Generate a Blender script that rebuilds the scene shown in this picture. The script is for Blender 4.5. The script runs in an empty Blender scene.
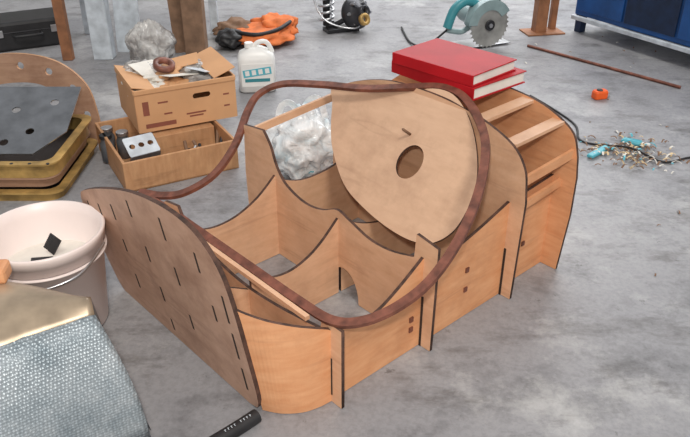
import bpy, bmesh, math, random
from mathutils import Vector, Matrix, noise
random.seed(7)
sc=bpy.context.scene
V=Vector
# ---------------------------------------------------------------- materials
def newmat(name):
    m=bpy.data.materials.new(name);m.use_nodes=True
    nt=m.node_tree;b=nt.nodes["Principled BSDF"]
    return m,nt,b
def noise_n(nt,scale,detail=4,rough=.55,vec=None,stretch=None,coord='Object'):
    tc=nt.nodes.new("ShaderNodeTexCoord")
    n=nt.nodes.new("ShaderNodeTexNoise");n.inputs["Scale"].default_value=scale
    n.inputs["Detail"].default_value=detail;n.inputs["Roughness"].default_value=rough
    if stretch:
        mp=nt.nodes.new("ShaderNodeMapping");mp.inputs["Scale"].default_value=stretch
        nt.links.new(tc.outputs[coord],mp.inputs[0]);nt.links.new(mp.outputs[0],n.inputs["Vector"])
    else: nt.links.new(tc.outputs[coord],n.inputs["Vector"])
    return n
def ramp(nt,src,stops):
    r=nt.nodes.new("ShaderNodeValToRGB");nt.links.new(src,r.inputs[0])
    e=r.color_ramp.elements
    while len(e)<len(stops): e.new(.5)
    for i,(p,c) in enumerate(stops):
        e[i].position=p;e[i].color=(*c,1) if len(c)==3 else c
    return r
def mixc(nt,a,b,f,mode='MIX'):
    m=nt.nodes.new("ShaderNodeMix");m.data_type='RGBA';m.blend_type=mode
    if hasattr(f,'is_linked') or hasattr(f,'links'): nt.links.new(f,m.inputs[0])
    else: m.inputs[0].default_value=f
    nt.links.new(a,m.inputs[6])
    if isinstance(b,tuple): m.inputs[7].default_value=(*b,1)
    else: nt.links.new(b,m.inputs[7])
    return m.outputs[2]
def bump(nt,b,src,strength=.2,dist=.01):
    bp=nt.nodes.new("ShaderNodeBump");bp.inputs["Strength"].default_value=strength
    bp.inputs["Distance"].default_value=dist
    nt.links.new(src,bp.inputs["Height"]);nt.links.new(bp.outputs[0],b.inputs["Normal"])
def plain(name,c,rough=.5,metal=0,var=.12,scale=12,bmp=0,alpha=1,spec=None):
    m,nt,b=newmat(name)
    n=noise_n(nt,scale)
    lo=tuple(x*(1-var) for x in c);hi=tuple(min(1,x*(1+var)) for x in c)
    r=ramp(nt,n.outputs[0],[(.3,lo),(.7,hi)])
    nt.links.new(r.outputs[0],b.inputs["Base Color"])
    b.inputs["Roughness"].default_value=rough;b.inputs["Metallic"].default_value=metal
    if spec is not None: b.inputs["Specular IOR Level"].default_value=spec
    if bmp: bump(nt,b,n.outputs[0],bmp,.01)
    if alpha<1: b.inputs["Alpha"].default_value=alpha
    return m
def wood(name,c1,c2,stain=(.2,.1,.05),amt=.35,stretch=(3,3,14),rough=.55,scale=3.0):
    m,nt,b=newmat(name)
    g=noise_n(nt,scale,6,.6,stretch=stretch)
    r=ramp(nt,g.outputs[0],[(.25,c1),(.72,c2)])
    s=noise_n(nt,5.5,7,.7)
    r2=ramp(nt,s.outputs[0],[(.46,(0,0,0)),(.72,(1,1,1))])
    ml=nt.nodes.new("ShaderNodeMath");ml.operation='MULTIPLY';ml.inputs[1].default_value=amt
    nt.links.new(r2.outputs[0],ml.inputs[0])
    c=mixc(nt,r.outputs[0],stain,ml.outputs[0])
    s3=noise_n(nt,2.2,3,.5,stretch=(1,1,9))
    r3=ramp(nt,s3.outputs[0],[(.60,(0,0,0)),(.66,(.3,.3,.3)),(.70,(0,0,0))])
    c=mixc(nt,c,stain,r3.outputs[0])
    nt.links.new(c,b.inputs["Base Color"]);b.inputs["Roughness"].default_value=rough
    b.inputs["Specular IOR Level"].default_value=.35
    bump(nt,b,g.outputs[0],.05,.003)
    return m
M={}
M['ply']=wood("plywood_pale",(.61,.35,.205),(.72,.45,.285),stain=(.38,.20,.12),amt=.45)
M['plyo']=wood("plywood_orange",(.63,.28,.125),(.74,.39,.205),stain=(.42,.18,.085),amt=.45)
M['nose']=wood("plywood_dusty",(.47,.275,.185),(.62,.395,.285),stain=(.28,.15,.10),amt=.7,stretch=(3,3,5))
M['dustdark']=wood("plywood_aged_dark",(.33,.19,.12),(.45,.28,.19),stain=(.20,.10,.065),amt=.6)
M['plate']=wood("plywood_template",(.57,.36,.235),(.66,.435,.29),stain=(.38,.225,.145),amt=.55)
M['burnt']=plain("burnt_edge",(.075,.036,.024),.8,var=.6,scale=30)
M['rust']=plain("rusted_steel",(.185,.066,.042),.5,metal=.15,var=.45,scale=25,bmp=.2)
M['crate']=wood("crate_wood",(.44,.22,.105),(.58,.33,.17),stretch=(14,3,3))
M['card']=plain("cardboard",(.62,.34,.17),.8,var=.08,scale=5)
M['cardd']=plain("cardboard_print",(.25,.08,.05),.8)
M['white']=plain("white_plastic",(.80,.80,.78),.35,var=.04)
M['teal']=plain("teal_plastic",(.04,.24,.28),.4)
M['greygreen']=plain("grey_green_casting",(.24,.33,.34),.4,var=.2)
M['turq']=plain("turquoise_plastic",(.10,.45,.55),.4)
M['black']=plain("black_rubber",(.015,.015,.017),.55,var=.3)
M['dark']=plain("dark_metal",(.05,.05,.055),.35,metal=.7)
M['steel']=plain("bright_steel",(.55,.56,.58),.3,metal=.9,var=.15)
M['blade']=plain("saw_blade_steel",(.40,.40,.38),.4,metal=.5,var=.35,scale=9)
M['grey']=plain("grey_sheet_metal",(.135,.145,.16),.5,metal=.3,var=.25)
M['gold']=plain("gold_painted_metal",(.47,.30,.10),.45,metal=.4,var=.5,scale=9,bmp=.1)
M['brass']=plain("worn_bronze_skin",(.42,.33,.235),.36,metal=.5,var=.4,scale=6,bmp=.05)
M['red']=plain("red_cover",(.42,.008,.014),.55,var=.15,scale=6,spec=.22)
M['paper']=plain("paper",(.74,.71,.65),.8,var=.08)
M['blue']=plain("blue_paint",(.010,.07,.24),.4,var=.4,scale=4)
M['navy']=plain("dark_blue",(.006,.02,.06),.5,var=.3)
M['orange']=plain("orange_cloth",(.66,.17,.045),.8,var=.3,bmp=.3)
M['brown']=plain("brown_cloth",(.22,.13,.08),.85,var=.3,bmp=.3)
M['tapeo']=plain("orange_plastic",(.85,.12,.015),.4)
M['palegrey']=plain("pale_painted_steel",(.55,.60,.65),.5,var=.25)
M['rail']=plain("brown_painted_post",(.28,.12,.055),.6,var=.3)
M['pinkbucket']=plain("bucket_plastic",(.82,.72,.69),.35,var=.06,scale=3)
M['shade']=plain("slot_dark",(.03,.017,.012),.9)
M['shav']=plain("wood_shaving",(.62,.47,.27),.8,var=.3)
def film(name,c0,c1,c2,alpha):
    m,nt,b=newmat(name);n=noise_n(nt,7,5,.55);n.inputs["Distortion"].default_value=1.0
    r=ramp(nt,n.outputs[0],[(.30,c0),(.44,c1),(.58,c2)]);nt.links.new(r.outputs[0],b.inputs["Base Color"])
    b.inputs["Roughness"].default_value=.16;b.inputs["Alpha"].default_value=alpha
    b.inputs["Specular IOR Level"].default_value=.7
    bump(nt,b,n.outputs[0],.8,.05);return m
M['film']=film("clear_film",(.50,.66,.74),(.82,.88,.91),(.97,.98,.99),.90)
M['film2']=film("smoky_film",(.16,.14,.13),(.42,.40,.38),(.72,.71,.69),.7)
m,nt,b=newmat("dimpled_silver_foil")
tc=nt.nodes.new("ShaderNodeTexCoord");vo=nt.nodes.new("ShaderNodeTexVoronoi");vo.inputs["Scale"].default_value=125
vo.inputs["Randomness"].default_value=.3
nt.links.new(tc.outputs["Object"],vo.inputs["Vector"])
n=noise_n(nt,5,7,.7);r=ramp(nt,n.outputs[0],[(.3,(.20,.26,.30)),(.5,(.40,.46,.50)),(.7,(.62,.67,.70))])
r2=ramp(nt,vo.outputs["Distance"],[(.0,(1,1,1)),(.6,(.65,.65,.65))])
nt.links.new(mixc(nt,r.outputs[0],r2.outputs[0],1.0,'MULTIPLY'),b.inputs["Base Color"])
b.inputs["Metallic"].default_value=.25;b.inputs["Roughness"].default_value=.4
bump(nt,b,vo.outputs["Distance"],.5,.006);M['foil']=m
# concrete
m,nt,b=newmat("worn_concrete")
n1=noise_n(nt,.8,8,.62);n2=noise_n(nt,5,9,.7);n3=noise_n(nt,70,3,.6);n4=noise_n(nt,1.7,9,.75);n5=noise_n(nt,2.9,7,.7,stretch=(1,2.2,1))
r=ramp(nt,n1.outputs[0],[(.30,(.235,.235,.25)),(.5,(.30,.30,.315)),(.72,(.39,.39,.40))])
r2=ramp(nt,n2.outputs[0],[(.32,(.55,.55,.55)),(.5,(1,1,1)),(.75,(1.0,1.0,1.0))])
c=mixc(nt,r.outputs[0],r2.outputs[0],.85,'MULTIPLY')
r3=ramp(nt,n3.outputs[0],[(.3,(.82,.82,.82)),(.6,(1,1,1))])
c=mixc(nt,c,r3.outputs[0],1.0,'MULTIPLY')
r4=ramp(nt,n4.outputs[0],[(.54,(0,0,0)),(.66,(.48,.48,.48))])
c=mixc(nt,c,(.60,.60,.59),r4.outputs[0])
r5=ramp(nt,n5.outputs[0],[(.32,(.48,.46,.44)),(.47,(1,1,1))])
c=mixc(nt,c,r5.outputs[0],.85,'MULTIPLY')
n6=noise_n(nt,14,6,.75);r6=ramp(nt,n6.outputs[0],[(.30,(.38,.37,.36)),(.36,(1,1,1))])
c=mixc(nt,c,r6.outputs[0],.7,'MULTIPLY')
nt.links.new(c,b.inputs["Base Color"]);b.inputs["Roughness"].default_value=.45
bump(nt,b,n2.outputs[0],.12,.01);M['conc']=m
M['wall']=plain("wall_paint",(.55,.55,.53),.8,var=.1,scale=3)
# ---------------------------------------------------------------- helpers
def link(o,parent=None):
    sc.collection.objects.link(o)
    if parent: o.parent=parent
    return o
def empty(name,loc=(0,0,0),rz=0,s=1,parent=None):
    e=bpy.data.objects.new(name,None);e.location=loc;e.rotation_euler=(0,0,rz);e.empty_display_size=.1;e.scale=(s,s,s)
    return link(e,parent)
def meshobj(name,verts,faces,mat,parent=None,smooth=False,bevel=0):
    me=bpy.data.meshes.new(name);me.from_pydata([tuple(v) for v in verts],[],faces);me.update()
    bm=bmesh.new();bm.from_mesh(me);bmesh.ops.recalc_face_normals(bm,faces=bm.faces);bm.to_mesh(me);bm.free()
    for mm in (mat if isinstance(mat,list) else [mat]): me.materials.append(M[mm])
    if smooth:
        for p in me.polygons: p.use_smooth=True
    o=bpy.data.objects.new(name,me);link(o,parent)
    if bevel:
        md=o.modifiers.new("b",'BEVEL');md.width=bevel;md.segments=2
    return o
def box(name,size,loc,mat,parent=None,rot=(0,0,0),bevel=.003):
    x,y,z=[s/2 for s in size]
    v=[(-x,-y,-z),(x,-y,-z),(x,y,-z),(-x,y,-z),(-x,-y,z),(x,-y,z),(x,y,z),(-x,y,z)]
    f=[(0,3,2,1),(4,5,6,7),(0,1,5,4),(1,2,6,5),(2,3,7,6),(3,0,4,7)]
    o=meshobj(name,v,f,mat,parent,bevel=bevel);o.location=loc;o.rotation_euler=rot;return o
def lathe(name,prof,mat,parent=None,loc=(0,0,0),rot=(0,0,0),seg=40,smooth=True):
    v=[];f=[]
    for r,z in prof:
        for i in range(seg):
            a=2*math.pi*i/seg;v.append((r*math.cos(a),r*math.sin(a),z))
    for j in range(len(prof)-1):
        for i in range(seg):
            k=(i+1)%seg;f.append((j*seg+i,j*seg+k,(j+1)*seg+k,(j+1)*seg+i))
    o=meshobj(name,v,f,mat,parent,smooth);o.location=loc;o.rotation_euler=rot
    return o
def cyl(name,r,h,mat,parent=None,loc=(0,0,0),rot=(0,0,0),seg=32):
    return lathe(name,[(.0001,-h/2),(r*.96,-h/2),(r,-h/2+r*.04),(r,h/2-r*.04),(r*.96,h/2),(.0001,h/2)],mat,parent,loc,rot,seg,False)
def catmull(pts,n=6,closed=False):
    P=[V(p) for p in pts];out=[];N=len(P)
    rng=range(N) if closed else range(N-1)
    for i in rng:
        if closed: a,b_,c,d=P[i-1],P[i],P[(i+1)%N],P[(i+2)%N]
        else: a,b_,c,d=P[max(i-1,0)],P[i],P[i+1],P[min(i+2,N-1)]
        for k in range(n):
            t=k/n
            out.append(.5*((2*b_)+(c-a)*t+(2*a-5*b_+4*c-d)*t*t+(3*b_-a-3*c+d)*t**3))
    if not closed: out.append(P[-1])
    return out
def tube(name,pts,r,mat,parent=None,smooth_n=6,closed=False,res=4):
    cu=bpy.data.curves.new(name,'CURVE');cu.dimensions='3D';cu.bevel_depth=r;cu.bevel_resolution=res;cu.use_fill_caps=True
    pp=catmull([V(p) for p in pts],smooth_n,closed) if smooth_n>1 else [V(p) for p in pts]
    s=cu.splines.new('POLY');s.points.add(len(pp)-1)
    for i,p in enumerate(pp): s.points[i].co=(*p,1)
    s.use_cyclic_u=closed
    o=bpy.data.objects.new(name+"_c",cu);sc.collection.objects.link(o)
    me=bpy.data.meshes.new_from_object(o);bpy.data.objects.remove(o)
    me.materials.clear();me.materials.append(M[mat])
    for p in me.polygons: p.use_smooth=True
    ob=bpy.data.objects.new(name,me);return link(ob,parent)
def sweep(name,pts,normal_fn,w,h,mat,parent=None,closed=True):
    N=len(pts);v=[];f=[]
    for i,p in enumerate(pts):
        t=(pts[(i+1)%N]-pts[i-1]) if closed else (pts[min(i+1,N-1)]-pts[max(i-1,0)])
        t.normalize();n=normal_fn(p);s=t.cross(n).normalized();n=s.cross(t).normalized()
        for a,b_ in ((-1,-1),(1,-1),(1,1),(-1,1)): v.append(p+s*a*w/2+n*b_*h/2)
    for i in range(N if closed else N-1):
        j=(i+1)%N
        for k in range(4):
            l=(k+1)%4;f.append((i*4+k,i*4+l,j*4+l,j*4+k))
    if not closed: f+= [(3,2,1,0),tuple((N-1)*4+k for k in range(4))]
    return meshobj(name,v,f,mat,parent)
def board(name,outline,org,ex,ey,th,mats,parent=None,holes=()):
    cu=bpy.data.curves.new(name,'CURVE');cu.dimensions='2D';cu.fill_mode='BOTH';cu.extrude=th/2
    for ring in [outline]+list(holes):
        s=cu.splines.new('POLY');s.points.add(len(ring)-1)
        for i,p in enumerate(ring): s.points[i].co=(p[0],p[1],0,1)
        s.use_cyclic_u=True
    o=bpy.data.objects.new(name+"_c",cu);sc.collection.objects.link(o)
    me=bpy.data.meshes.new_from_object(o);bpy.data.objects.remove(o)
    me.materials.clear()
    for mm in mats: me.materials.append(M[mm])
    for p in me.polygons: p.material_index=0 if abs(p.normal.z)>.7 else 1
    ex=V(ex).normalized();ey=V(ey).normalized();ez=ex.cross(ey)
    mt=Matrix((ex,ey,ez)).transposed().to_4x4();mt.translation=V(org)
    me.transform(mt)
    ob=bpy.data.objects.new(name,me);return link(ob,parent)
def circ(cx,cy,rx,ry=None,n=28,a0=0,a1=2*math.pi):
    ry=ry or rx
    return [(cx+rx*math.cos(a0+(a1-a0)*i/n),cy+ry*math.sin(a0+(a1-a0)*i/n)) for i in range(n if abs(a1-a0)>6.2 else n+1)]
def rrect(x0,y0,x1,y1,r,n=6):
    out=[]
    for cx,cy,a in ((x1-r,y1-r,0),(x0+r,y1-r,90),(x0+r,y0+r,180),(x1-r,y0+r,270)):
        for i in range(n+1):
            t=math.radians(a+90*i/n);out.append((cx+r*math.cos(t),cy+r*math.sin(t)))
    return out
def c2(pts,n=6,closed=False): return [(p[0],p[1]) for p in catmull([V((a,b_,0)) for a,b_ in pts],n,closed)]
def lump(name,size,loc,mat,parent=None,seed=0,amp=.25,freq=2.2,sub=4,flat=True,rz=0,crease=0,pull=0):
    bm=bmesh.new();bmesh.ops.create_icosphere(bm,subdivisions=sub,radius=1)
    for v in bm.verts:
        d=v.co.normalized();k=1+amp*noise.noise(d*freq+V((seed,0,0)))*1.6+amp*.5*abs(noise.noise(d*freq*3+V((0,seed,0))))-amp*.35*abs(noise.noise(d*freq*6+V((0,0,seed))))
        if crease: k+=crease*(abs(noise.noise(d*4+V((seed,seed,0))))-.2)
        zz=d.z*k
        if pull:  # gathered neck: narrow towards the top with folds
            az=math.atan2(d.y,d.x);t=max(0,zz)
            k*=1-pull*t*t;k+=.05*math.sin(az*9+seed)*t
        v.co=d*k;v.co.z=zz;v.co.x*=size[0]/2;v.co.y*=size[1]/2;v.co.z=(v.co.z*size[2]/2)+size[2]/2
        if flat and v.co.z<.0: v.co.z=0
    me=bpy.data.meshes.new(name);bm.to_mesh(me);bm.free();me.materials.append(M[mat])
    for p in me.polygons:p.use_smooth=True
    o=bpy.data.objects.new(name,me);o.location=loc;o.rotation_euler=(0,0,rz);return link(o,parent)
# ---------------------------------------------------------------- room
def slab(name,size,loc,mat): return box(name,size,loc,mat,bevel=0)
slab("floor",(9,10.5,.1),(0,3.2,-.05),'conc')
slab("wall_back",(9,.12,2.9),(0,8.4,1.45),'wall')
slab("wall_left",(.12,10.5,2.9),(-4.5,3.2,1.45),'wall')
slab("wall_right",(.12,10.5,2.9),(4.5,3.2,1.45),'wall')
# ---------------------------------------------------------------- plywood buck
TH=.012
BR=math.atan2(.672,.741)
buck=empty("plywood_body_buck",(-.006,1.634,0),BR)
X3,Y3,Z3=(1,0,0),(0,1,0),(0,0,1)
def bulk(name,a,outl,mats=('ply','burnt'),holes=()): return board(name,outl,(a,0,0),Y3,Z3,TH,mats,buck,holes)
def lon(name,b_,outl,mats=('ply','burnt'),holes=()): return board(name,outl,(0,b_,0),X3,Z3,TH,mats,buck,holes)
nose=c2([(1.003,.012),(1.04,.10),(1.07,.22),(1.092,.34),(1.075,.40),(1.02,.437),(.871,.505),(.658,.585),(.494,.625),(.357,.638),(.255,.62),(.185,.555),(.157,.454),(.149,.257),(.150,.05),(.19,.006),(.28,.003),(.5,.003),(.8,.003),(.95,.003)],5,True)
ek=V((-.15,0,1))
slots=[(1.03,.34,.39),(.93,.36,.42),(.81,.41,.47),(.81,.28,.33),(.81,.12,.18),(.66,.49,.55),(.63,.33,.39),(.62,.17,.23),(.62,.04,.09),(.455,.50,.58),(.455,.33,.40),(.455,.15,.21),(.29,.47,.54),(.27,.30,.36),(.195,.34,.44),(.195,.20,.30),(.195,.07,.16)]
board("nose_panel",nose,(-.186,0,0),Y3,ek,.014,('nose','burnt'),buck)
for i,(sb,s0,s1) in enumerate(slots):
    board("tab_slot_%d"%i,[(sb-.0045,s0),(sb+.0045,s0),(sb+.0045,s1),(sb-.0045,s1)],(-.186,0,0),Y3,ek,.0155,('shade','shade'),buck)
A_=[(0,.002),(0,.292),(.085,.292),(.09,.25)]+c2([(.09,.25),(.3,.215),(.5,.205),(.7,.235),(.82,.27)],5)+[(.86,.34),(.95,.325),(.965,.26),(.965,.002)]
bulk("bulkhead_front",0,A_)
B_=[(0,.002),(-.005,.40),(.085,.415),(.09,.33)]+c2([(.10,.325),(.2,.30),(.3,.30),(.4,.33),(.46,.345),(.53,.315),(.60,.30),(.67,.305),(.75,.335),(.80,.39),(.83,.46),(.87,.512)],5)+[(.99,.498),(1.0,.3),(.99,.002),(.50,.002)]+circ(.42,.002,.078,.12,12,0,math.pi)+[(.34,.002)]
bulk("bulkhead_middle",.39,B_,('ply','burnt'))
C_=[(0,.002),(-.01,.40)]+c2([(-.005,.44),(.01,.52),(.07,.59),(.2,.64),(.35,.665),(.5,.67),(.65,.66),(.8,.62),(.92,.56),(.96,.45)],5)+[(.97,.002)]
bulk("bulkhead_seat_back",.82,C_,('ply','burnt'))
D_=[(0,.002),(-.02,.25),(-.02,.40)]+c2([(-.01,.48),(.02,.56),(.10,.61),(.2,.64),(.35,.655),(.5,.66),(.65,.65),(.8,.60),(.92,.52)],5)+[(.97,.35),(.96,.002)]
bulk("bulkhead_rear",1.11,D_,('plyo','burnt'))
def seg(a0,a1,top): return [(a0,.002)]+c2(top,5)+[(a1,.002)]
lon("side_board_1",.055,seg(.006,.384,[(.006,.275),(.05,.245),(.12,.228),(.2,.24),(.29,.285),(.384,.345)]),('plyo','burnt'))
lon("side_board_2",.055,seg(.396,.814,[(.396,.285),(.5,.30),(.65,.335),(.814,.385)]),('plyo','burnt'))
lon("side_board_3",.075,seg(.826,1.104,[(.826,.36),(1.104,.385)]),('plyo','burnt'))
pb=catmull([V((-.183,.155,0)),V((-.15,.105,0)),(V((-.10,.066,0))),V((-.05,.05,0)),V((-.006,.045,0))],6)
v=[];f=[];n=len(pb)
for i,p in enumerate(pb):
    t=i/(n-1);zt=.40*(1-t)+.272*t;o_=V((.6,.8,0)).normalized()*.011
    for q,z in ((p,.002),(p,zt),(p+o_,zt),(p+o_,.002)): v.append((q.x-(.15*z*(1-t)),q.y,z))
for i in range(n-1):
    for k in range(4): f.append((i*4+k,i*4+(k+1)%4,(i+1)*4+(k+1)%4,(i+1)*4+k))
o=meshobj("side_skin",v,f,['plyo','burnt'],buck)
for p in o.data.polygons: p.material_index=1 if abs(p.normal.z)>.6 else 0
lon("centre_board_1",.455,seg(.006,.384,[(.006,.24),(.08,.205),(.16,.192),(.24,.21),(.31,.25),(.384,.315)]))
lon("centre_board_2",.455,seg(.396,.814,[(.396,.31),(.5,.25),(.62,.22),(.72,.25),(.814,.34)]))
lon("far_board_1",.81,seg(.006,.384,[(.006,.26),(.10,.235),(.2,.243),(.3,.285),(.384,.35)]))
lon("far_board_2",.81,seg(.396,.814,[(.396,.33),(.5,.29),(.6,.285),(.7,.30),(.814,.345)]))
lon("far_board_3",.81,seg(.826,1.104,[(.826,.36),(1.104,.38)]))
lon("centre_board_3",.455,seg(.826,1.104,[(.826,.36),(1.104,.38)]))
lon("nose_web_1",.81,seg(-.178,-.006,[(-.178,.30),(-.006,.24)]))
lon("nose_web_2",.455,seg(-.178,-.006,[(-.178,.30),(-.006,.2)]))
def slat(name,a0,a1,b0,b1,z0,z1,w,t,mat='ply'):
    p0=V((a0,b0,z0));p1=V((a1,b1,z1))
    o=sweep(name,[p0,p0.lerp(p1,.5),p1],lambda p:V((0,0,1)),w,t,mat,buck,closed=False);return o
slat("rear_top_slat_1",.826,1.104,.22,.22,.630,.632,.05,.012)
slat("rear_top_slat_2",.826,1.104,.085,.085,.585,.59,.05,.012)
slat("rear_side_rail",.826,1.104,.01,.01,.475,.49,.012,.035,'plyo')
slat("rear_side_rail_low",.826,1.104,.04,.04,.345,.365,.012,.03,'plyo')
slat("far_rail",.396,.814,.93,.90,.492,.545,.012,.03)
for i,(a_,z_) in enumerate([(.33,.09),(.33,.13),(.60,.12),(.60,.20),(.95,.15)]):
    slat("tab_%d"%i,a_,a_+.016,.047 if a_<.8 else .067,.047 if a_<.8 else .067,z_,z_,.006,.018,'rust')
slat("cross_stick",-.045,-.045,.10,.93,.305,.31,.016,.014,'ply')
for a_,z_,b_ in ((0,.14,.045),(.39,.2,.045),(.82,.2,.045)):
    for s in(-1,1): slat("joint",a_+s*.0075,a_+s*.0075+.002,b_,b_,.10,.10,.01,z_,'shade')
# ---------------------------------------------------------------- hoop
hoopE=empty("bent_steel_hoop",(-.006,1.634,0),BR)
hp=[(-.02,1.10),(.015,1.02),(.07,.94),(.18,.905),(.32,.96),(.46,1.07),(.55,1.11),(.63,1.06),(.69,.90),(.745,.70),(.81,.55),(.86,.42),(.84,.29),(.73,.12),(.57,0),(.40,-.075),(.25,-.105),(.14,-.09),(.05,-.04),(0,.04),(-.012,.18),(-.012,.42),(-.012,.69),(-.012,.90),(-.02,1.03)]
hz=lambda a_:.305+.44*max(a_,0)
H=catmull([V((a_,b_,hz(a_))) for a_,b_ in hp],6,True)
nn=V((-.42,0,1)).normalized()
sweep("hoop_bar",H,lambda p:nn,.028,.014,'rust',hoopE)
# ---------------------------------------------------------------- template plate
pl=[(.86,.53),(.905,.575),(.85,.60),(.58,.64),(.42,.68),(.31,.665),(.19,.59),(.10,.48),(.085,.37),(.125,.305),(.20,.275),(.32,.272),(.47,.29),(.61,.325),(.74,.40),(.81,.465)]
kk=math.sqrt(1+.8*.8)
tp=empty("plywood_template_board",(-.006,1.634,0),BR)
board("template_sheet",c2([(b_,z*kk) for b_,z in pl],5,True),(.30,0,0),Y3,(.8,0,1),.01,('plate','burnt'),tp,[circ(.385,.462*kk,.054,.064)])
lathe("peg",[(.0001,0),(.005,0),(.005,.05),(.003,.056),(.0001,.057)],'brown',tp,(.30+.8*.53,.44,.535),(0,-.9,0),12)
# ---------------------------------------------------------------- books
bk=empty("red_hardback_books",(-.006+.741*.87-.672*.30,1.634+.672*.87+.741*.30,.667),BR+.02)
def book(nm,x0,y0,x1,y1,z0,z1,dr):
    box(nm+"_lower_cover",(x1-x0,y1-y0,.004),((x0+x1)/2,(y0+y1)/2,z0+.002),'red',bk,(0,0,dr),.001)
    box(nm+"_pages",(x1-x0-.012,y1-y0-.012,z1-z0-.008),((x0+x1)/2,(y0+y1)/2,(z0+z1)/2),'paper',bk,(0,0,dr),.001)
    box(nm+"_upper_cover",(x1-x0,y1-y0,.004),((x0+x1)/2,(y0+y1)/2,z1-.002),'red',bk,(0,0,dr),.001)
    ca_,sa_=math.cos(dr),math.sin(dr);hx,hy=(x1-x0)/2,(y1-y0)/2
    box(nm+"_spine",(.006,y1-y0,z1-z0),((x0+x1)/2-hx*ca_,(y0+y1)/2-hx*sa_,(z0+z1)/2),'red',bk,(0,0,dr),.002)
book("binder_a",.01,-.02,.30,.39,0,.046,-.05)
book("binder_b",.0,0,.26,.375,.047,.088,.02)
# ---------------------------------------------------------------- crate
cr=empty("wooden_crate",(-1.0,3.0,0),math.radians(29))
L=.55
box("crate_floor",(L,L,.012),(L/2,L/2,.006),'crate',cr)
for nm,s,l in (("front",(L,.014,.15),(L/2,.007,.075)),("back",(L,.014,.15),(L/2,L-.007,.075)),("side_a",(.014,L-.03,.15),(.007,L/2,.075)),("side_b",(.014,L-.03,.15),(L-.007,L/2,.075))):
    box(nm,s,l,'crate',cr)
jar=empty("glass_jars",(-1.17,3.33,.013))
for i,(x,y) in enumerate(((0,0),(.07,.04),(-.02,.09))):
    lathe("jar_%d"%i,[(.0001,0),(.032,0),(.034,.09),(.026,.105),(.026,.12)],'grey',jar,(x,y,0),seg=20)
    cyl("lid_%d"%i,.03,.018,'steel' if i else 'black',jar,(x,y,.128),seg=20)
box("spacer_block",(.3,.25,.13),(.37,.36,.077),'crate',cr)
br=empty("drilled_metal_bracket",(-1.0,3.13,.12),math.radians(35))
board("bracket_plate",rrect(0,0,.15,.11,.01),(0,0,.0),(1,0,0),(0,.8,.5),.004,('palegrey','steel'),br,[circ(.03,.055,.014),circ(.075,.055,.014),circ(.12,.055,.014)])
board("bracket_flange",rrect(0,0,.15,.05,.008),(0,0,.0),(1,0,0),(0,.5,-.9),.004,('grey','steel'),br)
tl=empty("loose_tools",(-.95,3.15,.02))
for i in range(16):
    a_=random.uniform(0,3.1);x=random.uniform(-.0,.35);y=.06+x*.55+random.uniform(-.05,.07)
    tube("tool_%d"%i,[(x-.06*math.cos(a_),y-.06*math.sin(a_),.0),(x,y,.03),(x+.06*math.cos(a_),y+.06*math.sin(a_),.03+.005*i)],.008,random.choice(['steel','dark','brown','black']),tl)
# ---------------------------------------------------------------- carton
CR=math.radians(27)
ca=empty("cardboard_carton",(-1.0,3.33,.155),CR)
W,Dp,Hh=.50,.40,.215
for nm,s,l in (("base",(W,Dp,.006),(W/2,Dp/2,.003)),("back",(W,.006,Hh),(W/2,Dp,Hh/2)),("left",(.006,Dp,Hh),(0,Dp/2,Hh/2)),("right",(.006,Dp,Hh),(W,Dp/2,Hh/2))):
    box(nm,s,l,'card',ca,bevel=.001)
board("front",[(0,0),(W,0),(W,Hh),(0,Hh)],(0,0,0),X3,Z3,.006,('card','card'),ca,[rrect(.28,.13,.37,.158,.013)])
box("print_band",(.15,.001,.022),(.11,-.0036,.03),'cardd',ca,bevel=0)
box("print_mark",(.03,.001,.07),(.045,-.0036,.12),'cardd',ca,bevel=0)
for i,(x,z,w_) in enumerate(((.29,.06,.10),(.29,.045,.07),(.15,.08,.04),(.45,.13,.03),(.45,.07,.03),(.13,.14,.05))): box("print_line_%d"%i,(w_,.001,.008),(x,-.0036,z),'cardd',ca,bevel=0)
box("rim_fold_front",(W+.01,.010,.025),(W/2,-.003,Hh-.01),'card',ca,bevel=.004)
box("rim_fold_left",(.010,Dp,.025),(-.002,Dp/2,Hh-.01),'card',ca,bevel=.004)
box("rim_fold_right",(.010,Dp,.025),(W+.002,Dp/2,Hh-.01),'card',ca,bevel=.004)
box("flap_right",(.12,Dp-.02,.005),(W-.045,Dp/2,Hh+.02),'card',ca,(0,-.35,0),.001)
box("flap_left",(.12,Dp-.02,.005),(.05,Dp/2,Hh+.0),'card',ca,(0,.25,0),.001)
pp=empty("crumpled_papers",(0,0,.01),0,1,ca)
for i in range(7):
    x=.12+.12*(i%3);y=.12+.15*(i//3)-(.07 if i==6 else 0)
    lump("paper_%d"%i,(.20,.17,.07),(x,y,.11+.008*i),('paper','card','film2','paper','card','film2','film2')[i],pp,seed=i*3.1,amp=.3,sub=4,rz=i,crease=.4)
for i,(x,y,z,rx,ry,rz_) in enumerate(((.14,.29,.215,.35,.1,.5),(.32,.28,.225,.2,-.2,-.3),(.26,.14,.205,-.2,.12,.2),(.39,.16,.205,.1,.3,.8))):
    box("sheet_%d"%i,(.16,.11,.003),(x,y,z),('paper','card','paper','palegrey')[i],pp,(rx,ry,rz_),0)
lathe("round_reel",[(.03,0),(.055,0),(.055,.025),(.03,.025),(.03,0)],'rust',pp,(.21,.23,.225),(.3,.1,0),28)
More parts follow.
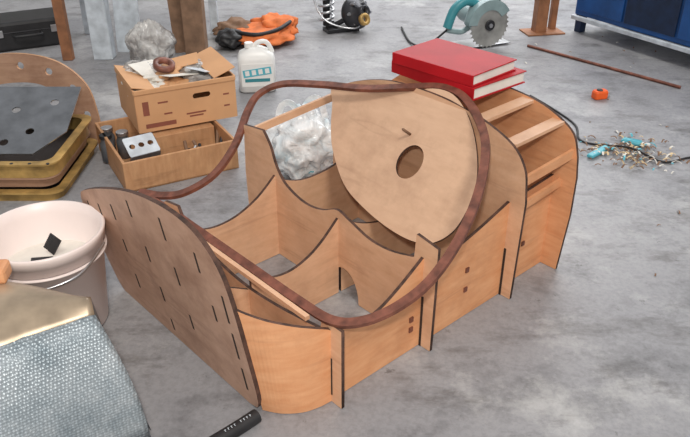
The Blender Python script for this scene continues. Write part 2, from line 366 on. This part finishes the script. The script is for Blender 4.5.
# ---------------------------------------------------------------- jug
jg=empty("white_plastic_jug",(-.54,4.38,0),math.radians(8))
def rring(w,d,r,z): return [V((x,y,z)) for x,y in rrect(-w/2,-d/2,w/2,d/2,r,5)]
def loft(name,rings,mat,parent,smooth=True):
    v=[];f=[];n=len(rings[0])
    for r_ in rings:v+=r_
    for j in range(len(rings)-1):
        for i in range(n):
            k=(i+1)%n;f.append((j*n+i,j*n+k,(j+1)*n+k,(j+1)*n+i))
    f.append(tuple(range(n)));f.append(tuple((len(rings)-1)*n+i for i in range(n)))
    return meshobj(name,v,f,mat,parent,smooth)
loft("jug_body",[rring(.2,.14,.03,.003),rring(.225,.16,.04,.012),rring(.225,.16,.04,.20),rring(.20,.14,.04,.235),rring(.10,.09,.03,.262),rring(.07,.07,.03,.27)],'white',jg)
cyl("jug_cap",.026,.03,'white',jg,(-.04,0,.28),seg=20)
tube("jug_handle",[(-.02,0,.262),(.02,0,.295),(.07,0,.29),(.1,0,.23)],.014,'white',jg)
box("jug_label",(.19,.004,.14),(0,-.081,.115),'white',jg,bevel=0)
box("label_band",(.17,.002,.045),(0,-.084,.135),'turq',jg,(0,-.12,0),0)
for i in range(4): box("label_letter_%d"%i,(.025,.002,.03),(-.06+.04*i,-.0855,.13+.004*i),'white',jg,(0,-.12,0),0)
box("label_band_2",(.15,.002,.02),(-.0,-.084,.085),'teal',jg,bevel=0)
# ---------------------------------------------------------------- orange bag + brown cloth
ob=empty("orange_work_bag",(-.64,5.36,0))
lump("bag_body",(.46,.46,.12),(.02,.02,0),'orange',ob,seed=2,amp=.18,crease=.15)
lump("bag_flap",(.34,.26,.17),(.12,.12,0),'orange',ob,seed=21,amp=.2,crease=.2)
lump("bag_fold",(.30,.26,.14),(-.16,.1,0),'brown',ob,seed=9,amp=.25,crease=.2)
lump("bag_dark_pocket",(.20,.20,.13),(-.18,-.13,0),'black',ob,seed=5,amp=.2,crease=.15)
tube("bag_strap",[(-.2,-.1,.12),(0,-.18,.11),(.15,-.10,.12),(.24,.05,.14)],.014,'black',ob)
# ---------------------------------------------------------------- carrier bag behind buck
pb_=empty("plastic_carrier_bag",(-.20,3.20,0))
lump("bag_body",(.34,.29,.33),(0,0,0),'film',pb_,seed=12,amp=.22,freq=2.0,sub=5,crease=.3,pull=.35)
lump("bag_contents",(.15,.15,.11),(.03,-.03,.01),'turq',pb_,seed=15,amp=.2,sub=3)
for s in(-1,1):
    sweep("bag_handle",catmull([V((s*.05-.06,s*.02,.27)),V((s*.06-.03,s*.03,.36)),V((s*.06+.02,s*.03,.37)),V((s*.05+.06,s*.02,.28))],5),lambda p:V((0,1,.1)),.03,.003,'film',pb_,closed=False)
# ---------------------------------------------------------------- workbench + things below
wb=empty("workbench",(0,0,0))
box("bench_top",(1.12,.75,.05),(-1.5,5.3,.9),'crate',wb)
for i,(x,y,mt,w) in enumerate(((-1.90,4.96,'rail',.07),(-1.66,5.0,'palegrey',.13),(-1.02,5.0,'brown',.14),(-.99,5.6,'palegrey',.06),(-1.95,5.6,'palegrey',.06))):
    box("bench_leg_%d"%i,(w,w*.8,.875),(x,y,.4375),mt,wb,bevel=.006)
box("leaning_panel",(.17,.02,.8),(-1.50,5.12,.41),'palegrey',wb,(-.06,.03,0))
box("leaning_plank",(.09,.02,.85),(-1.17,5.12,.43),'brown',wb,(-.05,-.05,0))
box("bench_rail",(.95,.03,.06),(-1.47,5.62,.3),'palegrey',wb)
lump("clear_plastic_sack",(.30,.26,.32),(-1.28,4.78,0),'film2',None,seed=22,amp=.2,sub=5,crease=.25,pull=.55)
bc=empty("black_tool_case",(-2.33,5.35,0),math.radians(28))
box("case_body",(.50,.34,.2),(0,0,.1),'black',bc,bevel=.02)
box("case_lid_seam",(.505,.345,.01),(0,0,.13),'dark',bc,bevel=.004)
tube("case_handle",[(-.09,-.17,.11),(-.08,-.215,.11),(.08,-.215,.11),(.09,-.17,.11)],.01,'black',bc,smooth_n=3)
for s in(-.18,.18): box("case_latch",(.04,.012,.05),(s,-.175,.13),'steel',bc)
# ---------------------------------------------------------------- left stack
tr=empty("gold_metal_trays",(0,0,0))
def ringtray(nm,x0,y0,x1,y1,z0,z1,rr=.07,mt='gold'):
    o1=rrect(x0,y0,x1,y1,rr);i1=rrect(x0+.02,y0+.02,x1-.02,y1-.02,rr-.015)
    board(nm+"_wall",o1,(0,0,(z0+z1)/2),X3,Y3,z1-z0,(mt,mt),tr,[i1])
    board(nm+"_flange",rrect(x0-.02,y0-.02,x1+.02,y1+.02,rr),(0,0,z1),X3,Y3,.008,(mt,mt),tr,[i1])
    board(nm+"_bottom",i1,(0,0,z0+.006),X3,Y3,.006,('dark','dark'),tr)
ringtray("tray_low",-2.06,2.93,-1.28,3.50,0,.045)
ringtray("tray_mid",-2.03,2.97,-1.31,3.50,.05,.10,mt='dustdark')
ringtray("tray_high",-2.05,2.95,-1.29,3.50,.105,.175)
for i in range(9): cyl("tray_rivet_%d"%i,.008,.004,'dark',tr,(-1.95+.08*i,2.944,.1785),seg=10)
gp=empty("drilled_grey_plate",(-2.0,3.02,.19))
hol=[circ(x,y,.02) for x,y in ((.1,.08),(.22,.2),(.35,.1),(.45,.28),(.55,.14),(.62,.33),(.3,.32),(.14,.3),(.45,.02+.05))]
board("grey_sheet",[(0,0),(.60,0),(.72,.14),(.72,.44),(0,.44)],(0,0,0),X3,(0,.92,.38),.005,('grey','steel'),gp,hol)
ar=empty("drilled_plywood_arch",(0,3.60,-.03))
outer=c2([(-2.05,.03),(-2.03,.2),(-1.95,.37),(-1.8,.47),(-1.62,.485),(-1.45,.44),(-1.33,.33),(-1.29,.18),(-1.28,.03)],5)
inner=[(x,z) for x,z in c2([(-1.40,.03),(-1.41,.15),(-1.46,.25),(-1.54,.32),(-1.65,.34),(-1.8,.32),(-1.88,.25),(-1.93,.12),(-1.94,.03)],5)]
board("arch_sheet",outer+inner,(0,0,0.0),X3,(0,.12,1),.018,('dustdark','crate'),ar,[circ(x,z,.019,n=16) for x,z in((-1.92,.33),(-1.79,.405),(-1.65,.425),(-1.51,.395),(-1.40,.31),(-1.345,.17))])
# ---------------------------------------------------------------- bucket
bu=empty("white_plastic_bucket",(-.985,2.06,0))
lathe("bucket_wall",[(.0001,.003),(.15,.003),(.155,.01),(.186,.33),(.194,.332),(.196,.355),(.199,.368),(.193,.371),(.187,.368),(.180,.33),(.148,.02),(.0001,.02)],'pinkbucket',bu,seg=56)
lathe("bucket_ring",[(.183,.29),(.194,.29),(.194,.296),(.184,.296)],'pinkbucket',bu,seg=56)
lathe("bucket_contents",[(.0001,.235),(.10,.232),(.170,.225)],'paper',bu,seg=40)
board("comb",[(0,0),(.07,0),(.07,.025)]+sum([[(.07-.009*i,.025),(.07-.009*i,.045),(.065-.009*i,.045),(.065-.009*i,.025)] for i in range(8)],[])+[(0,.025)],(.0,.05,.24),(.5,-.1,.8),(-.8,.3,.5),.006,('black','black'),bu)
box("scraper",(.07,.02,.006),(-.03,.02,.243),'black',bu,(0,.1,.3))
tube("bucket_bail",[(-.196,0,.32),(-.15,-.15,.29),(0,-.213,.27),(.15,-.15,.29),(.196,0,.32)],.004,'steel',bu)
# ---------------------------------------------------------------- metal body section lower left
mb=empty("bronze_bodywork_panel",(0,0,0))
far=[V((-.70,1.655,.385)),V((-.85,1.70,.395)),V((-1.02,1.735,.40)),V((-1.5,1.80,.40))]
near=[V((-.665,1.575,.385)),V((-.80,1.49,.385)),V((-.93,1.40,.385)),V((-1.4,1.1,.385))]
vv=[];ff=[]
fa=catmull(far,6);ne=catmull(near,6);K=8
for p,q in zip(fa,ne):
    vv.append(V((p.x,p.y+.01,.0)))
    for k in range(K+1):
        t=k/K;w=p.lerp(q,t);w.z+=.035*math.sin(math.pi*t);vv.append(w)
R=K+2
for i in range(len(fa)-1):
    for k in range(R-1): ff.append((i*R+k,i*R+k+1,(i+1)*R+k+1,(i+1)*R+k))
o=meshobj("bronze_skin",vv,ff,'brass',mb,True);md=o.modifiers.new("s",'SOLIDIFY');md.thickness=.004
vv=[];ff=[]
for i,q in enumerate(ne):
    dirn=V((.78,-.45,0)).normalized()
    for k in range(8):
        t=k/7;w=q+dirn*(.13*t+.03*math.sin(math.pi*t));w.z=.385*(1-t)+.01;w.z+=.004*math.sin(i*1.1);vv.append(w)
ff=[(i*8+k,i*8+k+1,(i+1)*8+k+1,(i+1)*8+k) for i in range(len(ne)-1) for k in range(7)]
o=meshobj("foil_cover",vv,ff,'foil',mb,True);md=o.modifiers.new("s",'SOLIDIFY');md.thickness=.006
q=ne[0];p=fa[0]
ring=[]
for k in range(K+1):
    t=k/K;w=p.lerp(q,t);w.z+=.035*math.sin(math.pi*t);ring.append(w)
base=[V((w.x+.11*(.3+.7*k/K),w.y-.04*k/K,.008)) for k,w in enumerate(ring)]
n=len(ring)
meshobj("end_cap",ring+base,[(k,k+1,n+k+1,n+k) for k in range(n-1)],'foil',mb,True)
tube("edge_bead",[w+V((0,0,.0)) for w in near],.009,'foil',mb)
box("wooden_former",(.34,.07,.05),(-1.12,1.72,.425),'plyo',mb,(0,.0,.1),.012)
# ---------------------------------------------------------------- black hose
hs=empty("black_rubber_hose",(.033,-.014,0))
tube("hose",[(-.75,1.18,.022),(-.55,1.36,.022),(-.37,1.52,.022),(-.290,1.597,.022)],.0215,'black',hs)
for i in range(9):
    t=.0+i*.105;p=V((-.37,1.52,.0435)).lerp(V((-.295,1.59,.0435)),t)+V((0,-.003,0))
    if i!=4:
        box("hose_mark_%d"%i,(.0016,.008,.0012),p,'palegrey',hs,(0,0,.75),0)
        box("hose_mark_b_%d"%i,(.003,.0016,.0012),p+V((0,.003,0)),'palegrey',hs,(0,0,.75),0)
# ---------------------------------------------------------------- engine / shock piece at the back
en=empty("coil_spring_hub",(-.05,5.72,0),.4)
tube("coil_spring",[(.055*math.cos(t*.5)-.1,.055*math.sin(t*.5),.03+.0042*t+.03) for t in range(0,76)],.011,'steel',en,smooth_n=1)
cyl("damper",.028,.42,'black',en,(-.1,0,.25))
lathe("hub",[(.02,-.05),(.1,-.05),(.12,-.02),(.12,.02),(.08,.05),(.045,.09),(.045,.12),(.02,.12),(.02,-.05)],'dark',en,(.09,-.12,.14),(math.radians(70),0,.3),36)
lathe("hub_bore",[(.02,.0),(.045,.0),(.045,.03),(.02,.03),(.02,0)],'gold',en,(.10,-.24,.12),(math.radians(70),0,.3),28)
for i in range(6):
    t=i*math.pi/3
    cyl("bolt_%d"%i,.012,.05,'steel',en,(.09+.085*math.cos(t),-.17,.15+.085*math.sin(t)),(math.radians(70),0,.3),12)
tube("arm_a",[(-.1,0,.03),(-.02,-.05,.06),(.09,-.1,.14)],.02,'dark',en)
tube("arm_b",[(-.1,0,.42),(0,-.02,.34),(.09,-.1,.2)],.02,'black',en)
tube("brake_pipe",[(-.15,.03,.4),(-.2,0,.25),(-.14,-.1,.1),(.05,-.2,.05),(.18,-.1,.1)],.006,'steel',en)
box("foot",(.26,.12,.03),(.0,-.05,.015),'dark',en)
# ---------------------------------------------------------------- circular saw
sw=empty("circular_saw",(.99,5.28,0),math.radians(24),1.25)
bl=[]
NT=30
for i in range(NT):
    a_=2*math.pi*i/NT
    for rr,da in ((.118,0),(.130,.05),(.118,.17)): bl.append((rr*math.cos(a_+da),rr*math.sin(a_+da)))
board("blade",bl,(0,-.06,.134),X3,Z3,.003,('blade','blade'),sw,[circ(0,0,.01,n=12)])
cyl("blade_flange",.03,.012,'dark',sw,(0,-.066,.135),(math.pi/2,0,0))
cyl("blade_bolt",.012,.02,'steel',sw,(0,-.070,.135),(math.pi/2,0,0),6)
g=circ(0,0,.142,n=20,a0=math.radians(30),a1=math.radians(175))+circ(0,0,.085,n=20,a0=math.radians(175),a1=math.radians(30))
board("upper_guard",g,(0,-.045,.135),X3,Z3,.045,('greygreen','greygreen'),sw)
box("base_shoe",(.34,.15,.006),(0,.03,.012),'steel',sw)
cyl("motor",.055,.20,'greygreen',sw,(-.02,.07,.16),(math.pi/2,0,0))
cyl("motor_end",.048,.03,'teal',sw,(-.02,.18,.16),(math.pi/2,0,0))
box("gear_housing",(.13,.07,.12),(-.05,-.01,.17),'greygreen',sw,(0,.3,0),.02)
tube("rear_handle",[(-.04,.0,.23),(-.12,.0,.27),(-.20,.0,.23),(-.24,.0,.13)],.026,'teal',sw)
tube("handle_brace",[(-.05,.0,.15),(-.14,.0,.10),(-.24,.0,.12)],.016,'greygreen',sw)
tube("front_knob",[(.05,.03,.2),(.10,.03,.25),(.12,.03,.29)],.02,'black',sw)
tube("cord",[(-.24,0,.12),(-.34,.05,.03),(-.36,.2,.01),(-.26,.5,.01)],.006,'black',sw)
# ---------------------------------------------------------------- brown post, blue cabinet
bp=empty("brown_steel_post",(1.48,5.62,0),.2)
box("post_shaft",(.09,.09,1.3),(0,0,.65),'rail',bp,bevel=.008)
box("post_shaft_2",(.05,.05,1.3),(.13,.05,.65),'rail',bp,bevel=.008)
box("post_foot",(.3,.18,.012),(.03,0,.006),'rail',bp)
dx,dy=.62,-1.0
bcab=empty("blue_metal_cabinet",(1.74,5.66,0),math.atan2(dy,dx))
box("cabinet_body",(1.35,.7,.70),(.675,.36,.48),'blue',bcab,bevel=.01)
box("cabinet_top",(1.39,.74,.03),(.675,.36,.845),'navy',bcab)
for i in range(3):
    box("door_%d"%i,(.42,.012,.62),(.23+i*.445,.004,.48),'blue' if i!=1 else 'navy',bcab)
    box("handle_%d"%i,(.012,.02,.12),(.40+i*.445,-.008,.5),'steel',bcab)
for i,(x,y) in enumerate(((.04,.05),(1.31,.05),(.04,.66),(1.31,.66))): box("foot_%d"%i,(.06,.06,.13),(x,y,.065),'navy',bcab)
box("plinth_rail",(1.35,.03,.03),(.675,-.01,.115),'palegrey',bcab)
rd=empty("rusty_steel_rod",(0,0,0))
tube("rod",[(1.32,5.25,.01),(1.70,4.82,.01),(2.08,4.38,.01)],.010,'rust',rd,smooth_n=2)
tm=empty("orange_tape_measure",(1.53,4.22,0),.3)
loft("tape_case",[rring(.085,.055,.015,.002),rring(.09,.06,.018,.01),rring(.09,.06,.018,.04),rring(.08,.05,.015,.05)],'tapeo',tm,False)
cyl("tape_hub",.018,.006,'black',tm,(-.005,0,.052))
box("tape_hook",(.02,.03,.012),(.055,0,.012),'steel',tm)
vv=[];ff=[]
def addq(c,l,w,az,tilt):
    u=V((math.cos(az),math.sin(az),math.sin(tilt)));s=V((-math.sin(az),math.cos(az),.1))
    k=len(vv)
    for i in range(4):
        p=c+u*l*(i/3-.5)+V((0,0,.25*l*math.sin(math.pi*i/3)))
        vv.append(p+s*w/2);vv.append(p-s*w/2)
    for i in range(3): ff.append((k+2*i,k+2*i+1,k+2*i+3,k+2*i+2))
for i in range(200):
    x=random.gauss(1.45,.11);y=random.gauss(3.43,.09)
    addq(V((x,y,.006+random.random()*.015)),random.uniform(.01,.05),random.uniform(.004,.011),random.uniform(0,6.3),random.uniform(-.1,.1))
o=meshobj("wood_shavings_pile",vv,ff,['shav','paper','turq','brown'])
for p in o.data.polygons: p.material_index=random.choices([0,1,2,3],[4,3,1,7])[0] if p.index%3==0 else o.data.polygons[p.index-1].material_index
md=o.modifiers.new("s",'SOLIDIFY');md.thickness=.0015
kn=empty("turquoise_craft_knife",(1.29,3.43,0),.75)
box("knife_handle",(.17,.036,.018),(0,0,.012),'turq',kn,bevel=.006)
box("knife_blade",(.05,.016,.003),(.105,0,.012),'steel',kn,bevel=0)
kn2=empty("turquoise_glue_tube",(1.50,3.55,0),-.5)
loft("tube_body",[rring(.10,.035,.01,.002),rring(.11,.04,.012,.012),rring(.09,.03,.01,.026)],'turq',kn2)
cyl("tube_nozzle",.009,.04,'white',kn2,(.07,0,.013),(0,math.pi/2,0),12)
cb=empty("black_power_cable",(0,0,0))
tube("cable",[(1.12,4.25,.006),(1.20,4.05,.006),(1.27,3.80,.006),(1.24,3.60,.006),(1.31,3.53,.007),(1.45,3.44,.03),(1.58,3.32,.007),(1.75,3.38,.006),(2.05,3.42,.006),(2.6,3.7,.006)],.0055,'black',cb)
vv=[];ff=[]
for i in range(60):
    addq(V((random.uniform(.5,2.4),random.uniform(2.2,5.6),.003)),random.uniform(.01,.035),random.uniform(.004,.01),random.uniform(0,6.3),0)
o=meshobj("floor_scraps",vv,ff,['paper','brown'])
for p in o.data.polygons: p.material_index=(p.index//3)%2
# ---------------------------------------------------------------- light
w=bpy.data.worlds.new("world");sc.world=w;w.use_nodes=True
w.node_tree.nodes["Background"].inputs[0].default_value=(.97,.97,1,1);w.node_tree.nodes["Background"].inputs[1].default_value=.58
def sun(d,st,ang,col):
    l=bpy.data.lights.new("sun",'SUN');l.energy=st;l.angle=math.radians(ang);l.color=col
    o=bpy.data.objects.new("daylight",l);o.rotation_euler=V(d).to_track_quat('-Z','Y').to_euler();link(o)
sun((-.20,.60,-.85),1.35,12,(1,.95,.87))
l=bpy.data.lights.new("back_fill_light",'AREA');l.shape='RECTANGLE';l.size=5;l.size_y=2.5;l.energy=190;l.color=(.97,.98,1)  # fill light added at the back for brightness; no door stands there
o=bpy.data.objects.new("back_fill_light",l);o.location=(1.2,7.6,2.6);o.rotation_euler=V((-.1,-.75,-.9)).to_track_quat('-Z','Y').to_euler();link(o)
l=bpy.data.lights.new("camera_flash",'AREA');l.shape='DISK';l.size=.10;l.energy=32;l.color=(1,.94,.86)
o=bpy.data.objects.new("camera_flash",l);o.location=(-.05,-.05,1.85);o.rotation_euler=V((0,.8,-.52)).to_track_quat('-Z','Y').to_euler();link(o)
sc.view_settings.view_transform='Standard'
# ---------------------------------------------------------------- camera
cam=bpy.data.cameras.new("camera");cam.sensor_width=36;cam.lens=740/690*36
co=bpy.data.objects.new("camera",cam);co.location=(0,0,1.6);co.rotation_euler=(math.radians(60),0,0);link(co);sc.camera=co
